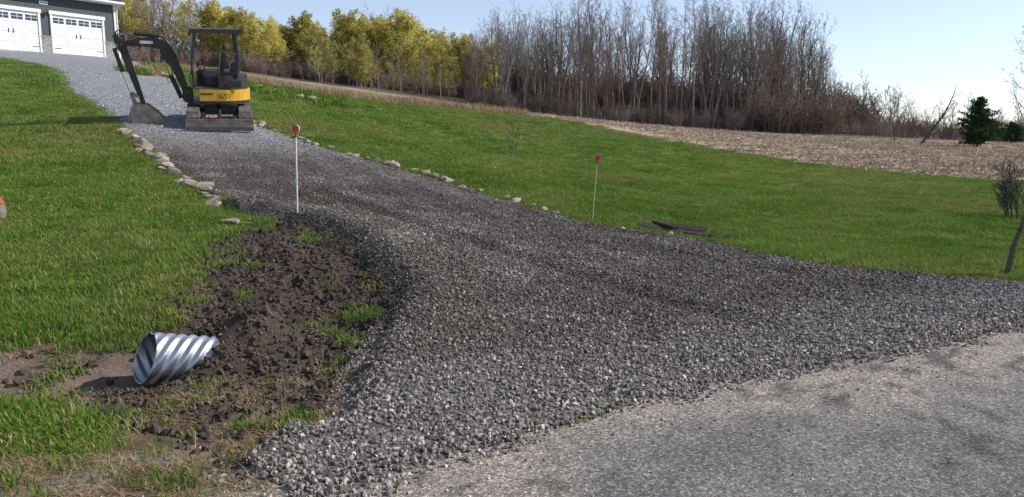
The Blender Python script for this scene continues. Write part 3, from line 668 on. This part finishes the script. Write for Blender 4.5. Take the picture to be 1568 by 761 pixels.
for s in (-.12,.12):
    rod('hose',smoothpath([(.75,s*.6,.95),(.86,s,1.35),(1.02,s*1.1,1.75),(1.2,s,2.1),(1.5,s*.8,2.16)]),.012,BLK,U,6)
    rod('hose',smoothpath([(1.6,s,2.05),(1.95,s,2.13),(2.25,s*1.1,2.25),(2.34,s,2.0),(2.25,s*.8,1.75)]),.011,BLK,U,6)
rod('pin',[(.78,-.16,.80),(.78,.16,.80)],.035,GRY,U)
rod('pin',[(2.19,-.12,1.93),(2.19,.12,1.93)],.035,GRY,U); rod('pin',[(1.8,-.15,.45),(1.8,.15,.45)],.03,GRY,U)
bk=[(1.70,.46),(1.92,.48),(2.08,.40),(2.15,.22),(2.09,.05),(1.92,-.03),(1.68,-.06),(1.34,-.05)]
for s in (-.26,.24): prism('bucket_side',bk+[(1.28,.0),(1.46,.27)],s,s+.02,DUS,U)
inner=[(p[0]+(1.76-p[0])*.07,p[1]+(.2-p[1])*.07) for p in bk]
prism('bucket_shell',bk+inner[::-1],-.24,.24,DUS,U)
for i in range(4): prism('bucket_tooth',[(1.36,-.065),(1.36,-.02),(1.18,-.04)],-.2+i*.13-.03,-.2+i*.13+.03,GRY,U)

# ---------------------------------------------------------------- house
SID=mat("grey_siding",(.085,.088,.10),(.07,.072,.083),4,rough=.7)
WHT=mat("white_trim",(.8,.8,.8),(.75,.75,.76),5,rough=.5)
STN=mat("stone_veneer",(.38,.35,.31),(.18,.17,.16),7,rough=.9,bump=.8,bscale=10)
GLS=mat("window_glass",(.02,.025,.03),(.03,.035,.04),3,rough=.08,spec=.8)
SHG=mat("roof_shingle",(.05,.05,.052),(.03,.03,.032),20,rough=.9,bump=.5,bscale=30)
CON=mat("concrete",(.4,.39,.37),(.33,.32,.3),4,rough=.9)
Hs=empty("house",(-25.45,52.1,6.12),(0,0,math.atan2(.84,.54)))
HW,HD,EV=15.0,9.0,3.45
doors=[(-4.0,-.9),(-7.9,-4.8),(-11.8,-8.7)]; DH=2.36
box('foundation',(-HW/2,HD/2,-.3),(HW-.02,HD-.02,.78),CON,Hs)
box('apron_slab',(-HW/2,-.6,-.22),(HW,1.2,.36),CON,Hs)
def clap(y,x0,x1,z0,z1,sgn=-1):
    b=MB(); z=z0
    while z<z1-.01:
        zt=min(z+.15,z1); k=len(b.v)
        for p in ((x0,y+sgn*.03,z),(x1,y+sgn*.03,z),(x1,y+sgn*.008,zt),(x0,y+sgn*.008,zt),(x0,y,z),(x1,y,z)): b.v.append(p)
        b.f+=[(k,k+1,k+2,k+3),(k+4,k+5,k+1,k)]; b.m+=[0,0]; z=zt
    return b
b=clap(0,-HW,0,DH+.1,EV); o=obj('front_siding',b.mesh('front_siding',[SID]),Hs)
edges=[-HW]+[v for d in sorted(doors) for v in d]+[0]
for i in range(0,len(edges),2):
    if edges[i+1]-edges[i]>.1:
        obj('siding_panel',clap(0,edges[i],edges[i+1],.95,DH+.1).mesh('sp',[SID]),Hs)
        x0,x1=edges[i]+.1,edges[i+1]-.1
        if x1>x0+.1:
            box('stone_pier',((x0+x1)/2,-.06,.5),(x1-x0,.16,1.0),STN,Hs,bevel=.01); box('pier_cap',((x0+x1)/2,-.07,1.03),(x1-x0+.04,.2,.06),CON,Hs)
box('core_wall',(-HW/2,HD/2+.06,EV/2+.02),(HW-.04,HD-.04,EV-.06),SID,Hs)
for (a,b2) in doors:
    w=b2-a; c=(a+b2)/2
    box('door_panel',(c,-.03,DH/2+.0),(w-.02,.05,DH),WHT,Hs)
    for j in range(4):
        zc=.29+j*.57
        if j<3:
            for q in range(4):
                xx=a+w*(q+.5)/4; box('raised_panel',(xx,-.062,zc+.02),(w/4-.12,.016,.44),WHT,Hs,bevel=.006)
        else:
            for q in range(4):
                xx=a+w*(q+.5)/4; box('door_window',(xx,-.06,zc+.03),(w/4-.14,.014,.32),GLS,Hs)
                box('muntin',(xx,-.071,zc+.03),(.025,.014,.32),WHT,Hs); box('muntin',(xx,-.0735,zc+.03),(w/4-.14,.012,.022),WHT,Hs)
        box('panel_gap',(c,-.0575,.57*(j+1)+.0),(w-.04,.006,.012),GRY,Hs)
    for s in (-.13,.13): box('door_handle',(c+s,-.08,1.2),(.03,.03,.26),BLK,Hs)
    for s in (a+.25,b2-.25): box('strap_hinge',(s,-.078,.4),(.36,.012,.04),BLK,Hs); 
    for s in (a-.05,b2+.05): box('jamb',(s,-.055,DH/2+.05),(.12,.13,DH+.1),WHT,Hs)
    box('header',(c,-.075,DH+.11),(w+.34,.16,.2),WHT,Hs)
box('corner_board',(-.03,-.04,EV/2+.4),(.12,.1,EV-.9),WHT,Hs)
b=clap(0,0,HD,.2,EV); me=b.mesh('sw',[SID]); o=obj('side_siding',me,Hs); o.rotation_euler=(0,0,R(90)); o.location=(.0,0,0)
ov=.45; pit=.42; rdg=EV+(HD/2+ov)*pit
prism('roof',[(-ov,EV-.02),(HD/2,rdg),(HD+ov,EV-.02),(HD+ov,EV+.14),(HD/2,rdg+.17),(-ov,EV+.14)],-HW-.3,.4,SHG,Hs,axis='X')
prism('gable',[(0,EV-.03),(HD,EV-.03),(HD/2,EV+HD/2*pit-.05)],-.05,-.01,SID,Hs,axis='X')
box('soffit',(-HW/2+.05,-.24,EV-.05),(HW+.6,.5,.05),WHT,Hs); box('gutter',(-HW/2+.05,-.54,EV+.04),(HW+.75,.13,.15),WHT,Hs,bevel=.03)
rod('downspout',smoothpath([(.12,-.5,EV),(.1,-.12,EV-.35),(.1,-.1,1.5),(.1,-.1,.15),(.14,-.4,.05)],5),.045,WHT,Hs,8)
box('house_number_sign',(-4.4,-.05,2.98),(.5,.04,.2),WHT,Hs,bevel=.01); 
for i in range(4): box('digit',(-4.56+i*.11,-.074,2.98),(.05,.01,.11),BLK,Hs)
rod('coach_lamp',[(-4.4,-.12,2.2),(-4.4,-.12,2.42)],.06,BLK,Hs,8)
box('utility_meter',(.25,.35,.55),(.3,.35,.9),WHT,Hs,bevel=.04)

# ---------------------------------------------------------------- culvert pipe
GAL=mat("galvanised_steel",(.58,.60,.62),(.38,.39,.40),9,rough=.42,metal=.85,bump=.15,bscale=60)
b=MB(); c0=Vector((-2.58,5.36,.02)); ax=Vector((.9,.43,-.19)).normalized(); ux=ax.cross(Vector((0,0,1))).normalized(); uz=ux.cross(ax)
NS,NT=150,72; Rr=.18; Ln=.75
for lay in (0,1):
    base=len(b.v)
    for i in range(NS+1):
        for j in range(NT):
            t=2*math.pi*j/NT; s0=.05*math.cos(t)+.03*math.sin(t); s=s0+(Ln-s0)*i/NS
            rr=Rr-lay*.004+.0075*math.cos(2*math.pi*(s/.075)-7*t)
            q=c0+ax*s+(ux*math.cos(t)+uz*math.sin(t))*rr; b.v.append(tuple(q))
    for i in range(NS):
        for j in range(NT):
            a_=base+i*NT+j; b_=base+i*NT+(j+1)%NT; f=(a_,b_,b_+NT,a_+NT); b.f.append(f if lay==0 else f[::-1]); b.m.append(0)
for j in range(NT):
    o2=(NS+1)*NT; b.f.append((j,o2+j,o2+(j+1)%NT,(j+1)%NT)); b.m.append(0)
me=b.mesh("culvert_pipe",[GAL],True); obj("culvert_pipe",me)

# ---------------------------------------------------------------- markers, rocks, boards, posts
WP=mat("white_fibreglass",(.75,.75,.73),(.62,.6,.56),20,rough=.5); BG=mat("pale_wood",(.5,.42,.28),(.4,.33,.22),15,rough=.8)
RED=mat("red_reflector",(.65,.03,.035),(.55,.02,.02),20,rough=.3,spec=.6)
def marker(x,y,h,m,lean):
    e=empty("driveway_marker",(x,y,hz_(x,y)),(0,lean,0))
    rod('stake',[(0,0,-.1),(0,0,h-.05)],.012,m,e,8)
    rod('reflector',[(0,-.016,h-.02),(0,.012,h-.02)],.052,RED,e,20)
    rod('reflector_rim',[(0,-.013,h-.02),(0,.016,h-.02)],.055,WP,e,20); box('clip',(0,0,h-.1),(.03,.03,.08),RED,e,bevel=.005)
marker(-2.98,10.9,1.2,WP,R(1)); marker(1.42,13.9,1.14,BG,R(4))
RKM=mat("field_stone",(.42,.35,.275),(.22,.185,.15),2.5,rough=.9,bump=.5,bscale=8,rnd=.35)
rocks=coll("edging_rock",[stone_mesh("rk%d"%i,400+i,RKM,.5,16,bev=.06) for i in range(8)])
pts=[];sz=[]
def edge_rocks(pl,step,prob,s0,s1,side=0):
    for i in range(len(pl)-1):
        a=Vector(pl[i]);b_=Vector(pl[i+1]);L_=(b_-a).length;k=max(int(L_/step),1)
        for j in range(k):
            if random.random()>prob: continue
            q=a.lerp(b_,(j+random.random()*.6)/k); x_=q.x+random.uniform(-.14,.14)+side; y_=q.y+random.uniform(-.08,.08); s=random.uniform(s0,s1)
            pts.append((x_,y_,hz_(x_,y_)+s*.22)); sz.append(s)
edge_rocks([(-4.15,11.7),(-5.8,13.9),(-7.8,17),(-8.5,18.2),(-9.3,19.2)],.22,.95,.09,.2,-.08)
edge_rocks([(-6.9,21.5),(-5,19.4),(-3.3,17.6)],.28,.85,.09,.16,.1); edge_rocks([(-3.2,17.5),(-1.6,16.1)],.22,.95,.1,.18,.1); edge_rocks([(-1.6,16.1),(1.3,13.7)],.35,.7,.08,.15,.08)
edge_rocks([(1.3,13.7),(2.2,12.4),(3.0,11.1)],.6,.5,.06,.1,.08)
edge_rocks([(-12,31.5),(-7.1,21.9)],.8,.5,.1,.2,.2); edge_rocks([(-15,41),(-11,38),(-9,37)],.3,.9,.15,.42); edge_rocks([(-19,41),(-16,38)],.5,.8,.15,.3)
x_,y_=-3.75,10.35; pts.append((x_,y_,hz_(x_,y_)+.04)); sz.append(.14)
n_=len(pts); scatter("edging_rocks",pts,sz,spin(n_,.25),rs.randint(0,8,n_),rocks)
OW=mat("rotten_wood",(.10,.073,.055),(.04,.031,.025),12,rough=.95,bump=.8,bscale=25)
e=empty("board_pile",(BPX,BPY,hz_(BPX,BPY)+.005),(0,0,math.atan2(-2.1,.75)))
random.seed(5)
for i,(xx,yy,zz,rz,L_) in enumerate([(-.5,-.16,.03,.03,1.5),(.1,0,.04,-.04,2.2),(.35,.15,.03,.05,1.5),(-.3,.06,.08,.12,1.1),(-.7,-.02,.08,-.1,.8),(.7,.22,.03,-.12,.8),(-.9,.12,.05,.3,.6),(.5,-.05,.07,.1,.9)]):
    box('board_%d'%i,(xx,yy,zz),(L_,random.uniform(.1,.18),.04),OW,e,(random.uniform(-.5,.5),random.uniform(-.05,.05),rz),.01)
PW=mat("weathered_post",(.15,.12,.09),(.06,.05,.04),14,rough=.95,bump=.6,bscale=30)
rod("fence_post",[(5.52,8.70,-.2),(5.62,8.74,.3),(5.84,8.82,.85)],[.034,.03,.026],PW,None,8)
e=empty("garden_ornament",(-6.52,9.9,hz_(-6.52,9.9)),(R(0),R(12),0))
GO=mat("ornament_stone",(.3,.25,.2),(.16,.13,.1),6,rough=.9,bump=.5); OR=mat("ornament_orange",(.38,.12,.06),(.24,.09,.055),6,rough=.8)
rod('body',[(0,0,-.05),(0,0,.05),(0,0,.12),(0,0,.2),(0,0,.26)],[.06,.1,.105,.075,.03],GO,e,12); rod('cap',[(0,0,.22),(0,0,.25),(.01,0,.28),(.03,0,.295)],[.075,.065,.045,.015],OR,e,12)

# ---------------------------------------------------------------- light
el,az=R(37),R(8)
d=Vector((math.cos(el)*math.cos(az),math.cos(el)*math.sin(az),math.sin(el)))
sl_=bpy.data.lights.new("sun",'SUN'); sl_.energy=5.0; sl_.angle=R(.5); sl_.color=(1,.965,.91); so=bpy.data.objects.new("sun",sl_); scene.collection.objects.link(so)
so.rotation_euler=(-d).to_track_quat('-Z','Y').to_euler(); so.location=(30,5,30)
w=bpy.data.worlds.new("World"); scene.world=w; w.use_nodes=True; N=w.node_tree.nodes; LK=w.node_tree.links; bg=N['Background']
sk=N.new('ShaderNodeTexSky'); sk.sky_type='NISHITA'; sk.sun_disc=False; sk.sun_elevation=el; sk.sun_rotation=R(90)-az; sk.air_density=1; sk.dust_density=0; sk.ozone_density=2.5; sk.altitude=300
hs=N.new('ShaderNodeHueSaturation'); hs.inputs['Saturation'].default_value=.66
vm=N.new('ShaderNodeVectorMath'); vm.operation='MULTIPLY'; vm.inputs[1].default_value=(.97,.99,1.10)
LK.new(sk.outputs[0],hs.inputs['Color']); LK.new(hs.outputs[0],vm.inputs[0]); LK.new(vm.outputs[0],bg.inputs[0]); bg.inputs[1].default_value=.145
